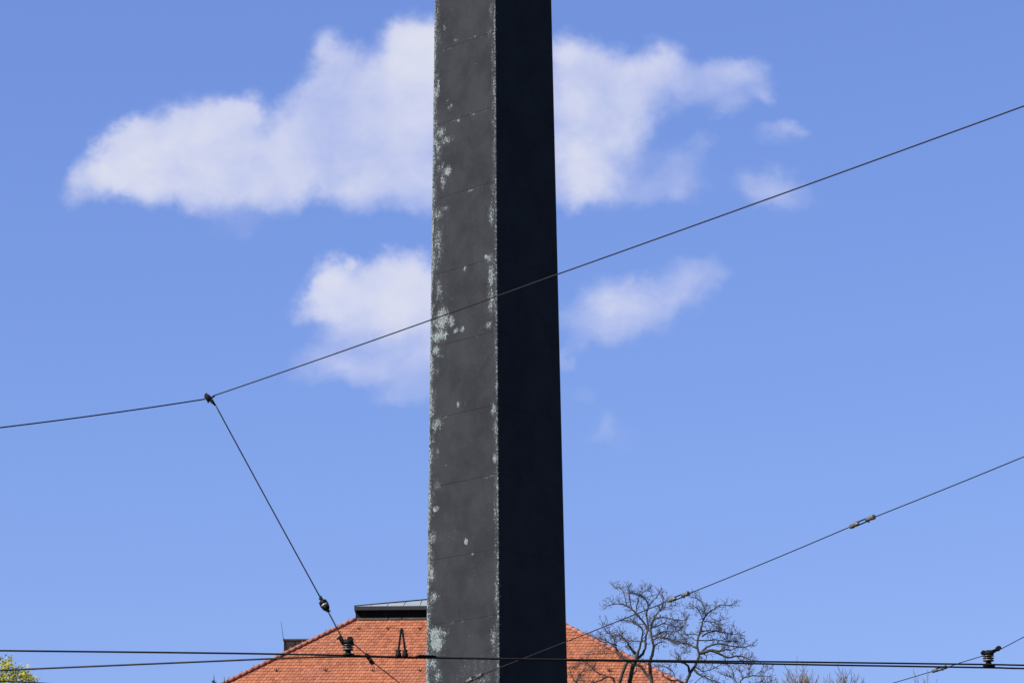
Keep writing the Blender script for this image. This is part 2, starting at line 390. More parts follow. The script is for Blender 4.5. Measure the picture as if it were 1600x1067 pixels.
def bronze_mat():
    m = bpy.data.materials.new('patinated_bronze'); m.use_nodes = True; N = NT(m.node_tree); b = m.node_tree.nodes['Principled BSDF']
    uvn = N.n('ShaderNodeUVMap'); uvn.uv_map = 'face_uv'
    s = N.n('ShaderNodeSeparateXYZ'); N.l(uvn.outputs[0], s.inputs[0])
    U, V = s.outputs[0], s.outputs[1]
    u = N.m('FRACT', N.m('ADD', N.m('MULTIPLY', U, .5), 0.00001)); u = N.m('MULTIPLY', u, 2.0)   # 0..1 on each side
    f0 = N.m('LESS_THAN', U, 1.001)
    tc = N.n('ShaderNodeTexCoord').outputs['Object']
    um = N.m('MULTIPLY', u, 2.1)
    cb = N.n('ShaderNodeCombineXYZ'); N.l(um, cb.inputs[0]); N.l(V, cb.inputs[1]); N.l(U, cb.inputs[2]); P = cb.outputs[0]
    warp = N.vm('MULTIPLY', N.vm('SUBTRACT', N.noise(P, 7, 4, .6, out=1), (.5, .5, .5)), (.17, .17, 0))
    warp = N.vm('ADD', warp, N.vm('MULTIPLY', N.vm('SUBTRACT', N.noise(P, 24, 4, .7, out=1), (.5, .5, .5)), (.14, .14, 0)))
    PW = N.vm('ADD', P, warp)
    acc = None
    for (px, py, rx, ry, w) in PATCH:
        fu, fz = face_uv(px, py)
        # metres on the face: one photo pixel across the face is about 2.0/107 m, upwards about 1/68 m
        d = N.vm('MULTIPLY', N.vm('SUBTRACT', PW, (fu * 2.1, fz, 0)), (1 / (rx * .0195 * 1.25), 1 / (ry * .0155 * 1.25), 0))
        t = N.mr(N.vm('LENGTH', d, out=1), 1.2, .1, 0, w)
        acc = t if acc is None else N.m('MAXIMUM', acc, t)
    for sm_ in SEAMS[5:]:                       # flecks where rain runs off the joints
        dv = N.m('ABSOLUTE', N.m('SUBTRACT', V, sm_ - .02))
        acc = N.m('MAXIMUM', acc, N.m('MULTIPLY', N.mr(dv, .05, .01, 0, .46), N.mr(N.noise(P, 2.3, 3, .6), .5, .68)))
    strk = N.noise(N.vm('MULTIPLY', P, (9, .8, 1)), 2.2, 5, .65)
    # general weathering along the two edges
    wl = N.mr(N.noise(N.vm('MULTIPLY', P, (0, 1, 1)), 1.3, 4, .6), .35, .7, .05, .17)
    el = N.m('MULTIPLY', N.m('SUBTRACT', 1.0, N.m('DIVIDE', u, wl), clamp=True), .8)
    wr = N.mr(N.noise(N.vm('ADD', N.vm('MULTIPLY', P, (0, 1, 1)), (5.3, 3.1, 0)), 1.1, 4, .6), .35, .7, .03, .09)
    er = N.m('MULTIPLY', N.m('SUBTRACT', 1.0, N.m('DIVIDE', N.m('SUBTRACT', 1.0, u), wr), clamp=True), .58)
    edge = N.m('MULTIPLY', N.m('MAXIMUM', el, er), f0)
    bias = N.m('MAXIMUM', N.m('MULTIPLY', acc, f0), edge)
    f1 = N.m('MULTIPLY', N.m('GREATER_THAN', U, 1.5), N.m('LESS_THAN', U, 3.2))
    e1 = N.m('MULTIPLY', N.m('SUBTRACT', 1.0, N.m('DIVIDE', u, N.m('MULTIPLY', wl, .55)), clamp=True), .60)
    bias = N.m('MAXIMUM', bias, N.m('MULTIPLY', e1, f1))
    fine = N.noise(N.vm('MULTIPLY', P, (1, .8, 1)), 27, 8, .74)
    fine2 = N.noise(N.vm('MULTIPLY', P, (1, .55, 1)), 9, 6, .65)
    mix_n = N.m('ADD', N.m('ADD', N.m('MULTIPLY', fine, .62), N.m('MULTIPLY', fine2, .23)), N.m('MULTIPLY', strk, .15))
    level = N.m('ADD', mix_n, N.m('MULTIPLY', bias, .262))
    mask = N.mr(level, .655, .69, 0, 1, 'LINEAR')
    mask = N.m('MAXIMUM', mask, N.m('MULTIPLY', N.mr(level, .57, .66, 0, .20, 'LINEAR'), f0))
    # tiny scattered specks
    vor = N.n('ShaderNodeTexVoronoi'); N.l(P, vor.inputs['Vector']); vor.inputs['Scale'].default_value = 5.5
    sp = N.mr(vor.outputs['Distance'], .075, .04, 0, .8, 'LINEAR')
    sepc = N.n('ShaderNodeSeparateColor'); N.l(vor.outputs['Color'], sepc.inputs[0])
    sp = N.m('MULTIPLY', sp, N.m('GREATER_THAN', sepc.outputs[0], .93))
    mask = N.m('MAXIMUM', mask, N.m('MULTIPLY', sp, f0))
    # bronze itself: brown-grey sheets with cloudy tone and faint streaks
    c = N.mix(N.mr(N.noise(P, 1.1, 6, .6), .35, .68), ka((.0335, .0350, .0410, 1)), ka((.0495, .0518, .0595, 1)))
    c = N.mix(N.mr(N.noise(P, 3.0, 6, .7), .48, .72, 0, .55), c, ka((.054, .052, .052, 1)))
    c = N.mix(N.mr(N.noise(N.vm('MULTIPLY', P, (6, .7, 1)), 4.0, 4, .6), .45, .8, 0, .35), c, ka((.033, .034, .040, 1)))
    pc = N.mix(N.mr(N.noise(P, 14, 4, .6), .35, .65), ka((.17, .20, .205, 1)), ka((.29, .33, .325, 1)))
    pc = N.mix(N.mr(fine, .45, .75), pc, ka((.50, .54, .52, 1)))
    col = N.mix(N.m('MULTIPLY', mask, .92), c, pc)
    N.l(col, b.inputs['Base Color'])
    b.inputs['Metallic'].default_value = 0.0
    N.l(N.mr(mask, 0, 1, .55, .9, 'LINEAR'), b.inputs['Roughness'])
    b.inputs['Specular IOR Level'].default_value = .04
    bn = N.n('ShaderNodeBump'); bn.inputs['Strength'].default_value = .5; bn.inputs['Distance'].default_value = .012
    hgt = N.m('ADD', N.m('MULTIPLY', N.noise(P, 2.2, 6, .6), .8), N.m('MULTIPLY', mask, .10))
    N.l(hgt, bn.inputs['Height']); N.l(bn.outputs[0], b.inputs['Normal'])
    return m
M['bronze'] = bronze_mat()
obelisk_shaft()
def square_block(name, z0, z1, s0, s1, m, bev=.02):
    b = MB(); q = lambda s, z: [(-s / 2, -s / 2, z), (s / 2, -s / 2, z), (s / 2, s / 2, z), (-s / 2, s / 2, z)]
    lo, hi = q(s0, z0), q(s1, z1)
    if s1 < .01:
        for k in range(4): b.poly([lo[k], lo[(k + 1) % 4], (0, 0, z1)])
    else:
        for k in range(4): b.poly([lo[k], lo[(k + 1) % 4], hi[(k + 1) % 4], hi[k]])
        b.poly(hi)
    b.poly(lo[::-1])
    b.v = [tuple(OBW @ Vector(p)) for p in b.v]
    return b.build(name, m, ob)
square_block('pyramidion', ZT + .001, ZT + 2.6, side(ZT), 0, mat('bronze_cap', (.05, .05, .052), .6, 0, .2))
square_block('plinth', .9, 1.999, 2.9, 2.75, M['plinthstone'])
square_block('base_step', .0, .45, 4.6, 4.6, M['plinthstone'])
square_block('base_step', .451, .899, 3.8, 3.8, M['plinthstone'])

# ------------------------------------------------------------------ the house with the tiled hip roof
BETA = R(34.2); Y0 = 118.0                     # roof pitch, distance of the front upper edge
cl = at(554, 967.5, Y0); cr_ = at(860, 968.5, Y0)
ZP = (cl.z + cr_.z) / 2                        # height of the plateau
XL, XR = cl.x, cr_.x; XC = (XL + XR) / 2
DEP = 9.0                                      # plateau depth
DROP = 7.2; RUN = DROP / math.tan(BETA)
house = empty('tiled_house', (XC, Y0 + DEP / 2, 0))
tag(house, 'house with red-orange tiled hip roof and dark metal roof lantern, behind the obelisk', 'house')
bx0, bx1, by0, by1 = XL - RUN + .5, XR + RUN - .5, Y0 - RUN + .5, Y0 + DEP + RUN - .5
ZE = ZP - DROP
b = MB(); b.box(((bx0 + bx1) / 2, (by0 + by1) / 2, (ZE + .3) / 2), ((bx1 - bx0) / 2, 0, 0), (0, (by1 - by0) / 2, 0), (0, 0, (ZE + .3) / 2))
b.build('wall', M['wall'], house)
b = MB()
top = [(XL, Y0, ZP), (XR, Y0, ZP), (XR, Y0 + DEP, ZP), (XL, Y0 + DEP, ZP)]
bot = [(XL - RUN, Y0 - RUN, ZE), (XR + RUN, Y0 - RUN, ZE), (XR + RUN, Y0 + DEP + RUN, ZE), (XL - RUN, Y0 + DEP + RUN, ZE)]
for k in range(4): b.poly([bot[k], bot[(k + 1) % 4], top[(k + 1) % 4], top[k]])
b.poly(top); b.poly(bot[::-1])
b.v = [(x, y, z - .03) for x, y, z in b.v]
# crown tiling on the four slopes: courses of round-ended tiles, every course shifted by half a tile
rt = random.Random(11)
EXPO, TW = .283, .178
def tile_slope(o, across, down, half_top, slen):
    nrm = down.cross(across); 
    if nrm.z < 0: nrm = -nrm
    nc = int(slen / EXPO)
    for i in range(nc):
        s0 = i * EXPO
        half = half_top + (s0 + EXPO * .6) * math.cos(BETA)
        n = int(2 * half / TW) + 2
        for k in range(-n // 2 - 1, n // 2 + 2):
            a = (k + (.5 if i % 2 else 0)) * TW
            if abs(a) > half - .02: continue
            a += rt.uniform(-.004, .004); lift = .031 + rt.uniform(-.005, .007); w = TW / 2 - .004
            dd = rt.uniform(-.008, .008)
            def P(x, y, h): return o + across * (a + x) + down * (s0 + y + dd) + nrm * h
            e = EXPO + .045
            pts = [(-w, -.02, .004), (w, -.02, .004), (w, e - .060, lift * .85), (w * .72, e - .02, lift * .95), (w * .30, e, lift), (-w * .30, e, lift), (-w * .72, e - .02, lift * .93), (-w, e - .060, lift * .85)]
            tp = [P(*q) for q in pts]
            bs = len(b.v); b.v += [tuple(q) for q in tp]; b.f.append(tuple(range(bs, bs + 8))[::-1]); b.sm.append(False)
            lo = [P(x, y, h - .019) for x, y, h in pts[2:]]
            b.v += [tuple(q) for q in lo]
            for j in range(5):
                b.f.append((bs + 2 + j, bs + 3 + j, bs + 8 + j + 1, bs + 8 + j)); b.sm.append(False)
sl_len = DROP / math.sin(BETA)
tile_slope(Vector((XC, Y0, ZP)), Vector((1, 0, 0)), Vector((0, -math.cos(BETA), -math.sin(BETA))), (XR - XL) / 2, sl_len)
tile_slope(Vector((XL, Y0 + DEP / 2, ZP)), Vector((0, 1, 0)), Vector((-math.cos(BETA), 0, -math.sin(BETA))), DEP / 2, sl_len)
tile_slope(Vector((XR, Y0 + DEP / 2, ZP)), Vector((0, 1, 0)), Vector((math.cos(BETA), 0, -math.sin(BETA))), DEP / 2, sl_len)
tile_slope(Vector((XC, Y0 + DEP, ZP)), Vector((1, 0, 0)), Vector((0, math.cos(BETA), -math.sin(BETA))), (XR - XL) / 2, sl_len)
roof = b.build('roof', M['tile'], house)
M['ridge'] = mat('ridge_tile_clay', (.46, .17, .115), .8, 0, .25, .25, 2.0)
for k, (tp, bt) in enumerate(zip(top, bot)):
    tp, bt = Vector(tp), Vector(bt); d = (bt - tp); L = d.length; d.normalize()
    b = MB(); nseg = int(L / .38)
    for i in range(nseg):
        p = tp + d * (i * .38); q = p + d * .42; up = Vector((0, 0, 1))
        b.tube([p + up * .04, q + up * .058], [.098, .108], 10)
        if i % 2 == 0:
            b.box(q + up * .2 - d * .05, (.02, 0, 0), (0, .02, 0), (0, 0, .03))
    b.build('ridge_cap', M['ridge'], roof)
# snow hooks
def snow_hook(p):
    b = MB(); dn = Vector((0, -math.cos(BETA), -math.sin(BETA))); nr = Vector((0, -math.sin(BETA), math.cos(BETA))); ax = Vector((1, 0, 0))
    q = p + nr * .06
    b.tube([q - ax * .08 + nr * .08, q - ax * .06, q + ax * .04 + dn * .02, q + ax * .08 + nr * .05, q + ax * .10 + nr * .11], .018, 6)
    b.tube([q - dn * .12, q + dn * .02, q + dn * .05 + nr * .12], .016, 6)
    b.build('snow_hook', M['iron'], roof)
nF = Vector((0, -math.sin(BETA), math.cos(BETA)))
for y, xs in ((984, (561, 606, 656, 706, 756, 806, 850)), (1049, (432, 509, 582, 656, 730, 804, 878, 952))):
    for x in xs: snow_hook(on_plane(x, y, Vector((XC, Y0, ZP)), nF))
# roof lantern
k = FPX / Y0 / math.cos(PITCH) ** 0
z_f0 = at(600, 953.3, Y0 + .1).z; z_f1 = at(600, 947.2, Y0 + .1).z
lan = MB(); lan.box((XC, Y0 + DEP / 2, (ZP + z_f0) / 2), ((XR - XL) / 2 - .03, 0, 0), (0, DEP / 2 - .25, 0), (0, 0, (z_f0 - ZP) / 2 + .01))
lan_o = lan.build('roof_lantern', M['lanternwall'], house)
for i in range(9):                              # vertical seams on its wall
    b = MB(); x = XL + .4 + i * (XR - XL - .8) / 8
    b.box((x, Y0 + .232, (ZP + z_f0) / 2), (.012, 0, 0), (0, .016, 0), (0, 0, (z_f0 - ZP) / 2)); b.build('wall_seam', M['fascia'], lan_o)
b = MB(); b.box((XC, Y0 + DEP / 2, (z_f0 + z_f1) / 2), ((XR - XL) / 2 + .02, 0, 0), (0, DEP / 2 + .02, 0), (0, 0, (z_f1 - z_f0) / 2))
b.build('fascia', M['fascia'], lan_o, bevel=.012)
# shallow metal roof of the lantern
apx = at(668, 936.4, Y0 + 3.2)
hx0, hx1, hy0, hy1 = XL - .01, XR + .01, Y0 - .01, Y0 + DEP + .01
rise_run = 3.35; zr = z_f1 + rise_run * .252
b = MB(); e_ = [(hx0, hy0, z_f1 + .004), (hx1, hy0, z_f1 + .004), (hx1, hy1, z_f1 + .004), (hx0, hy1, z_f1 + .004)]
t_ = [(hx0 + rise_run, hy0 + rise_run, zr), (hx1 - rise_run, hy0 + rise_run, zr), (hx1 - rise_run, hy1 - rise_run, zr), (hx0 + rise_run, hy1 - rise_run, zr)]
for i in range(4): b.poly([e_[i], e_[(i + 1) % 4], t_[(i + 1) % 4], t_[i]])
b.poly(t_)
mr_o = b.build('metal_roof', M['roofmetal'], lan_o)
for i in range(4):
    b = MB(); b.tube([Vector(e_[i]) + Vector((0, 0, .02)), Vector(t_[i]) + Vector((0, 0, .03))], .03, 6)
    b.tube([Vector(t_[i]) + Vector((0, 0, .03)), Vector(t_[(i + 1) % 4]) + Vector((0, 0, .03))], .03, 6); b.build('hip_strip', M['fascia'], lan_o)
xx = hx0 + .72
while xx < hx1 - .5:
    b = MB()
    run = min(rise_run, xx - hx0, hx1 - xx)
    b.tube([(xx, hy0 + .02, z_f1 + .02), (xx, hy0 + run, z_f1 + .02 + run * .252)], .018, 5)
    xx += .74; b.build('standing_seam', M['roofmetal'], lan_o)
# flashing apron below the lantern
b = MB(); dn = Vector((0, -math.cos(BETA), -math.sin(BETA)))
x = XL + .1; i = 0
while x < XR - .1:
    w = (1.45, .62, 1.9, 2.2, 1.5)[i % 5]; x2 = min(x + w, XR - .1)
    p = Vector((x, Y0 + .24, ZP + .16)); q = Vector((x2 - .05, Y0 + .24, ZP + .16))
    o2 = Vector((0, -.30, -.095)) ; 
    b.poly([p, q, q + o2, p + o2]); b.poly([p + o2, q + o2, q + o2 * 1.02 + Vector((0, 0, -.04)), p + o2 * 1.02 + Vector((0, 0, -.04))])
    x = x2; i += 1
b.build('flashing', M['lead'], house)
# box dormer behind the left hip, with a lightning rod
YD = Y0 + 5.0
dl = at(443.5, 1000, YD); dr = at(510, 1000, YD)
dz1 = dl.z; dz0 = dz1 - 1.9
b = MB(); b.box(((dl.x + dr.x) / 2, YD + .9, (dz0 + dz1) / 2), ((dr.x - dl.x) / 2, 0, 0), (0, .9, 0), (0, 0, (dz1 - dz0) / 2))
do = b.build('roof_dormer', M['dormer'], house)
for i in range(1, 5):
    b = MB(); x = dl.x + i * .5; b.box((x, YD - .014, (dz0 + dz1) / 2), (.012, 0, 0), (0, .014, 0), (0, 0, (dz1 - dz0) / 2 - .02)); b.build('wall_seam', M['dormer'], do)
b = MB(); b.box(((dl.x + dr.x) / 2, YD + .9, dz1 + .035), ((dr.x - dl.x) / 2 + .04, 0, 0), (0, .94, 0), (0, 0, .034))
b.build('dormer_cap', M['lead'], do)
b = MB(); b.tube([at(446, 1014, YD - .06), at(443.2, 1000, YD - .06), at(439, 970, YD - .06)], [.014, .014, .008], 6)
b.build('lightning_rod', M['iron'], do)

# ------------------------------------------------------------------ overhead wires
def cable_pts(p, q, sag=0.0, n=24):
    out = []
    for i in range(n + 1):
        t = i / n; v = p.lerp(q, t); v.z -= 4 * sag * t * (1 - t); out.append(v)
    return out
def part_empty(name, loc, parent):
    o = bpy.data.objects.new(name, None); COL.objects.link(o); o.parent = parent
    o.location = world_of(parent).inverted() @ loc; o.empty_display_size = .05; return o
def turnbuckle(parent, p, q, m1, m2, r=.032, name='turnbuckle', rodr=.009):
    """two end sockets joined by two thin rods"""
    d = (q - p); L = d.length; d.normalize()
    sd_ = d.cross(Vector((0, 1, 0))).normalized()
    o = part_empty(name, p.lerp(q, .5), parent)
    e = L * .36
    prof = [(0, .3 * r), (.04 * e, .85 * r), (.3 * e, r), (.55 * e, .75 * r), (.8 * e, .95 * r), (e, .35 * r)]
    for k_, (st, dd) in enumerate(((p, d), (q, -d))):
        b = MB(); b.lathe(st, dd, prof, 10); sg = 1 - 2 * k_
        b.lathe(st + dd * e * .7 + sd_ * r * .4 * sg, sd_ * sg, [(0, .4 * r), (r * .9, .4 * r)], 8)
        if k_: b.lathe(q - d * e * .12, d, [(0, r * 1.08), (.3 * r, r * 1.12), (.6 * r, r * .9)], 10)
        b.build('socket', m1, o)
    for sg in (-1, 1):
        b = MB(); b.tube([p + d * e * .6 + sd_ * sg * r * .62, q - d * e * .6 + sd_ * sg * r * .62], rodr, 6); b.build('rod', m2, o)
    return o

# long upper span wire: from beyond the left edge over the junction clamp to the far upper right
YJ = 31.0
J = at(327, 622, YJ)
def wire(name, label, segs, rad, m, cat='wire', group='overhead tram wires'):
    e = empty(name, segs[0][0]); tag(e, label, cat, group)
    for pts, nm in segs_named(segs):
        b = MB(); b.tube(pts, rad, 8); b.build(nm, m, e)
    return e
def segs_named(segs): return [(s, 'cable') for s in segs]
WR = .0079
PL0 = at(-260, 706, YJ - 3.2)
aL = wire('span_wire', 'thin dark wire from the left picture edge up to the three-way clamp', [cable_pts(PL0, at(0, 668, YJ - 1.6), .004) + cable_pts(at(0, 668, YJ - 1.6), at(320, 623.5, YJ), .012)[1:]], WR, M['cable'])
P2 = at(1600, 166, 22.5); P1 = at(872, 428.5, 27.0)
ptsA = cable_pts(at(333, 618.5, YJ), at(872, 428.3, 26.6), .012) + cable_pts(at(872, 428.3, 26.6), P2, .006)[1:] + cable_pts(P2, at(1900, 52, 20.8), .0)[1:]
aR = wire('span_wire', 'longest dark wire, rising from three-way clamp across the obelisk to the upper right', [ptsA], WR * .96, M['cable'])
# three-way clamp
jc = empty('wire_clamp', J); tag(jc, 'small dark three-way clamp where three wires meet left of the obelisk', 'clamp')
kp = YJ / FPX                                   # metres per photo pixel here
b = MB(); ex = Vector((1, 0, 0)); ez = Vector((0, 0, 1)); ey = Vector((0, 1, 0))
ax = (ex * .70 - ez * .71).normalized(); ay = ax.cross(ey).normalized()
def jp(x, y, dy=0): return at(x, y, YJ + dy)
b.lathe(jp(321, 617), ax, [(0, 2.6 * kp), (2 * kp, 4.2 * kp), (8 * kp, 4.6 * kp), (12 * kp, 3.4 * kp), (15 * kp, 2.2 * kp)], 10)
b.lathe(jp(323, 621, -.03), ey, [(0, 3.2 * kp), (.06, 3.2 * kp)], 8)
b.lathe(jp(331, 626, -.03), ey, [(0, 3.0 * kp), (.06, 3.0 * kp)], 8)
b.tube([jp(330, 624), jp(336, 633)], [2.2 * kp, 1.6 * kp], 8)
b.tube([jp(324, 622), jp(325.5, 629.5)], [1.9 * kp, 1.1 * kp], 8)
b.tube([jp(329, 621.5), jp(335.5, 619)], [1.8 * kp, 1.2 * kp], 8)
b.tube([jp(332, 630), jp(336.5, 632.5)], [.9 * kp, .9 * kp], 6)
b.build('clamp_body', M['iron'], jc)
b = MB(); b.lathe(jp(321.5, 616, -.01), -ax, [(0, 2.8 * kp), (1.2 * kp, 2.6 * kp), (1.6 * kp, 1.4 * kp)], 8); b.build('bolt_head', M['zinc'], jc)

# contact wires, both at one height (the lower-looking one is farther away)
ZC = atz(543, 1023.5, 0.0) and at(543, 1023.5, 31.0).z
def cw(px): return [atz(x, y, ZC) for x, y in px]
def smooth_path(pts, n=8):
    out = []
    for i in range(len(pts) - 1):
        p0 = pts[max(i - 1, 0)]; p1 = pts[i]; p2 = pts[i + 1]; p3 = pts[min(i + 2, len(pts) - 1)]
        for k_ in range(n):
            t = k_ / n
            out.append(.5 * ((2 * p1) + (p2 - p0) * t + (2 * p0 - 5 * p1 + 4 * p2 - p3) * t * t + (3 * p1 - p0 - 3 * p2 + p3) * t ** 3))
    out.append(pts[-1]); return out
CW1 = smooth_path(cw([(-300, 1012.5), (0, 1016), (350, 1020), (543, 1023.6), (630, 1026), (790, 1028.6), (890, 1030), (1020, 1031.3), (1250, 1033.8), (1545, 1037.6), (1600, 1038.7), (1900, 1044)]))
CW2 = smooth_path(cw([(-300, 1061), (0, 1046.8), (350, 1031.8), (440, 1028), (543, 1025.4), (630, 1026.6), (790, 1029.2), (890, 1031.2), (1020, 1033), (1250, 1037.6), (1540, 1042.4), (1600, 1043.8), (1900, 1049.5)]))
c1 = wire('contact_wire', 'thicker straight contact wire, upper one of the close pair low in the picture', [CW1], .0110, M['contact'])
c2 = wire('contact_wire', 'thicker contact wire of the close low pair, sloping from the lower left edge', [CW2], .0110, M['contact'])
# coiled splice on the pair, beside the left edge of the obelisk
sp = empty('wire_splice', cw([(670, 1026)])[0]); tag(sp, 'ribbed clamp strip on the low contact wires beside the left edge of the obelisk', 'clamp')
b = MB(); q0, q1 = cw([(648, 1026)])[0], cw([(684, 1027)])[0]; up = Vector((0, 0, .018)); d = (q1 - q0).normalized()
b.tube([q0, q0.lerp(q1, .2) + up, q0.lerp(q1, .85) + up, q1], [.006, .014, .014, .006], 8)
b.build('strip', M['iron'], sp)
for i in range(6):
    c = q0.lerp(q1, .2 + i * .125) + up + Vector((0, -.012, .012)); b = MB()
    b.lathe(c - Vector((0, .012, 0)), Vector((0, 1, 0)), [(0, .010), (.02, .010)], 8); b.build('bolt_head', M['zinc'], sp)

# inverted V hanger with two clamps
hv = empty('wire_hanger', cw([(627, 1026)])[0]); tag(hv, 'upside-down V of dark wire standing on the contact wires before the tiled roof', 'bracket')
YH = cw([(627, 1026)])[0].y
hp = lambda x, y, dy=0: at(x, y, YH + dy)
b = MB(); b.tube([hp(623, 1014), hp(623.6, 1008), hp(626.6, 983.5), hp(627.6, 981.6), hp(628.6, 983.5), hp(632, 1008), hp(633, 1014)], [.0125] * 7, 8)
b.tube([hp(627.6, 985), hp(627.6, 980.5)], [.013, .011], 8); b.build('fork', M['iron'], hv)
for sx_, xx in ((-1, 622.5), (1, 633)):
    b = MB(); b.lathe(hp(xx, 1026.5), ez, [(0, 4.0 * kp), (3 * kp, 5.0 * kp), (6.5 * kp, 4.4 * kp), (9 * kp, 3.0 * kp), (11 * kp, 3.8 * kp), (12.5 * kp, 2.2 * kp), (14 * kp, 1.4 * kp)], 10)
    b.tube([hp(xx - 4.5, 1016.5), hp(xx + 4.5, 1016)], 1.4 * kp, 6)
    b.build('clamp', M['iron'], hv)

# line insulator left: hanging on the steep wire, holding the contact wires
def insulator(name, label, X, Yp, mirror):
    zc = cw([(X, Yp)])[0]; Yd = zc.y
    P = lambda x, y, dy=0: at(X + mirror * x, Yp + y, Yd + dy)
    kk = Yd / FPX
    e = empty(name, zc); tag(e, label, 'insulator', 'bell insulators gripping the contact wires')
    b = MB()                                   # contact wire clamp, two jaws
    b.lathe(P(0, 2), ez, [(0, 3 * kk), (1.5 * kk, 8.0 * kk), (4 * kk, 8.6 * kk), (5.5 * kk, 5.5 * kk), (8 * kk, 4.2 * kk), (10 * kk, 4.2 * kk)], 12)
    b.box(P(0, 0), ex * 9.0 * kk, ey * .02, ez * 1.3 * kk)
    b.lathe(P(8, -1.5, -.03), ey, [(0, 2.4 * kk), (.06, 2.4 * kk)], 8)
    b.build('wire_clamp', M['iron'], e)
    b = MB(); pr = []
    for i, (z0, r0) in enumerate(((7.5, 8.4), (11.5, 9.2), (15.2, 9.2))):
        pr += [(z0 * kk, 4.5 * kk), (z0 * kk + .4 * kk, r0 * kk), (z0 * kk + 1.5 * kk, r0 * .96 * kk), (z0 * kk + 2.7 * kk, 5.4 * kk)]
    b.lathe(P(0, 0), ez, pr, 20); b.build('porcelain_bell', M['insul'], e)
    b = MB(); b.lathe(P(0, 0), ez, [(9.3 * kk, 8.95 * kk), (10.5 * kk, 6.2 * kk)], 20)
    b.build('pale_rim', M['porcelain'], e)
    b = MB(); b.lathe(P(0, -18), ez, [(0, 7.6 * kk), (1.5 * kk, 8.2 * kk), (5 * kk, 7.6 * kk), (7 * kk, 4.5 * kk)], 14)
    return e, b, P, kk
e, b, P, kk = insulator('line_insulator', 'dark bell insulator at the foot of the steep wire, before the tiled roof', 544, 1023.6, 1)
b.tube([P(-6, -17), P(-13, -28)], [3.6 * kk, 3.0 * kk], 10)
b.lathe(P(-12, -28, -.03), ey, [(0, 3.6 * kk), (.07, 3.6 * kk)], 10); b.tube([P(-18, -25.5), P(-9, -29.5)], 1.6 * kk, 6)
b.lathe(P(3.5, -26, -.03), ey, [(0, 4.2 * kk), (.07, 4.2 * kk)], 10); b.tube([P(3.5, -26), P(6, -16)], [4 * kk, 3.4 * kk], 8)
b.tube([P(-1, -24), P(1, -29)], 1.6 * kk, 6)
b.build('top_bracket', M['iron'], e)
YI = P(0, 0).y
e, b, P, kk = insulator('line_insulator', 'dark stacked bell insulator gripping the contact wires near the lower right corner', 1545, 1040.5, 1)
b.tube([P(-6, -19), P(2, -21), P(17, -28)], [3.6 * kk, 3.6 * kk, 2.0 * kk], 10)
b.lathe(P(15.5, -28.5, -.03), ey, [(0, 4.0 * kk), (.07, 4.0 * kk)], 10); b.tube([P(12.5, -27), P(19, -30)], 2.0 * kk, 8)
b.lathe(P(-8, -22, -.03), ey, [(0, 3.4 * kk), (.07, 3.4 * kk)], 10); b.tube([P(-11.5, -21), P(-5, -19)], 1.7 * kk, 8)
b.build('top_bracket', M['iron'], e)
YR = P(0, 0).y

# steep wire from clamp down to the left insulator, with an egg insulator in it
T = at(500.5, 933, YI + .02); Bt = at(513, 955.5, YI + .02)
w = empty('span_wire', at(337, 632.5, YJ)); tag(w, 'steep dark wire dropping from the three-way clamp to the left insulator', 'wire', 'overhead tram wires')
b = MB(); b.tube(cable_pts(at(336, 631.5, YJ), T, .006), WR, 8); b.build('cable', M['cable'], w)
b = MB(); b.tube(cable_pts(Bt, at(537, 1001, YI), .0), WR, 8); b.build('cable', M['cable'], w)
d = (Bt - T).normalized(); L = (Bt - T).length; sdv = d.cross(ey).normalized()
b = MB()
b.lathe(T - d * .0, d, [(0, .018), (.02, .024), (.035, .014), (.05, .026), (L * .30, .034), (L * .44, .036)], 12)
b.lathe(T + d * L * .58, d, [(0, .036), (L * .14, .033), (L * .22, .024), (L * .3, .014), (L * .36, .02), (L * .42, .012)], 12)
for sg in (-1, 1):
    b.tube([T + d * .04 + sdv * sg * .012, T + d * L * .28 + sdv * sg * .040, T + d * L * .52 + sdv * sg * .044, T + d * L * .75 + sdv * sg * .034, T + d * L * .93 + sdv * sg * .008], .010, 6)
b.tube([T + sdv * .02 - d * .01, T - sdv * .022 + d * .012], .010, 6)
b.tube([Bt + sdv * .03, Bt - sdv * .012 - d * .01], .010, 6)
ei = b.build('egg_insulator', M['iron'], w)
b = MB(); b.lathe(T + d * L * .44, d, [(0, .0345), (L * .12, .034)], 12); b.build('porcelain_core', M['porcelain'], ei)
# thin wire onwards, down to the right
w = empty('span_wire', at(550, 1002, YI)); tag(w, 'thin dark wire running from the left insulator down right over the tiled roof', 'wire', 'overhead tram wires')
b = MB(); b.tube([at(550, 1003, YI + .02), at(575, 1024.5, YI + 1.4)], .0058, 8); b.build('cable', M['cable'], w)
b = MB(); b.tube([at(579, 1031, YI + 1.7), at(625, 1067, YI + 4.5), at(690, 1120, YI + 8)], .0062, 8); b.build('cable', M['cable'], w)
turnbuckle(w, at(572.5, 1022.5, YI + 1.3), at(582, 1035, YI + 1.8), M['iron'], M['iron'], .026)

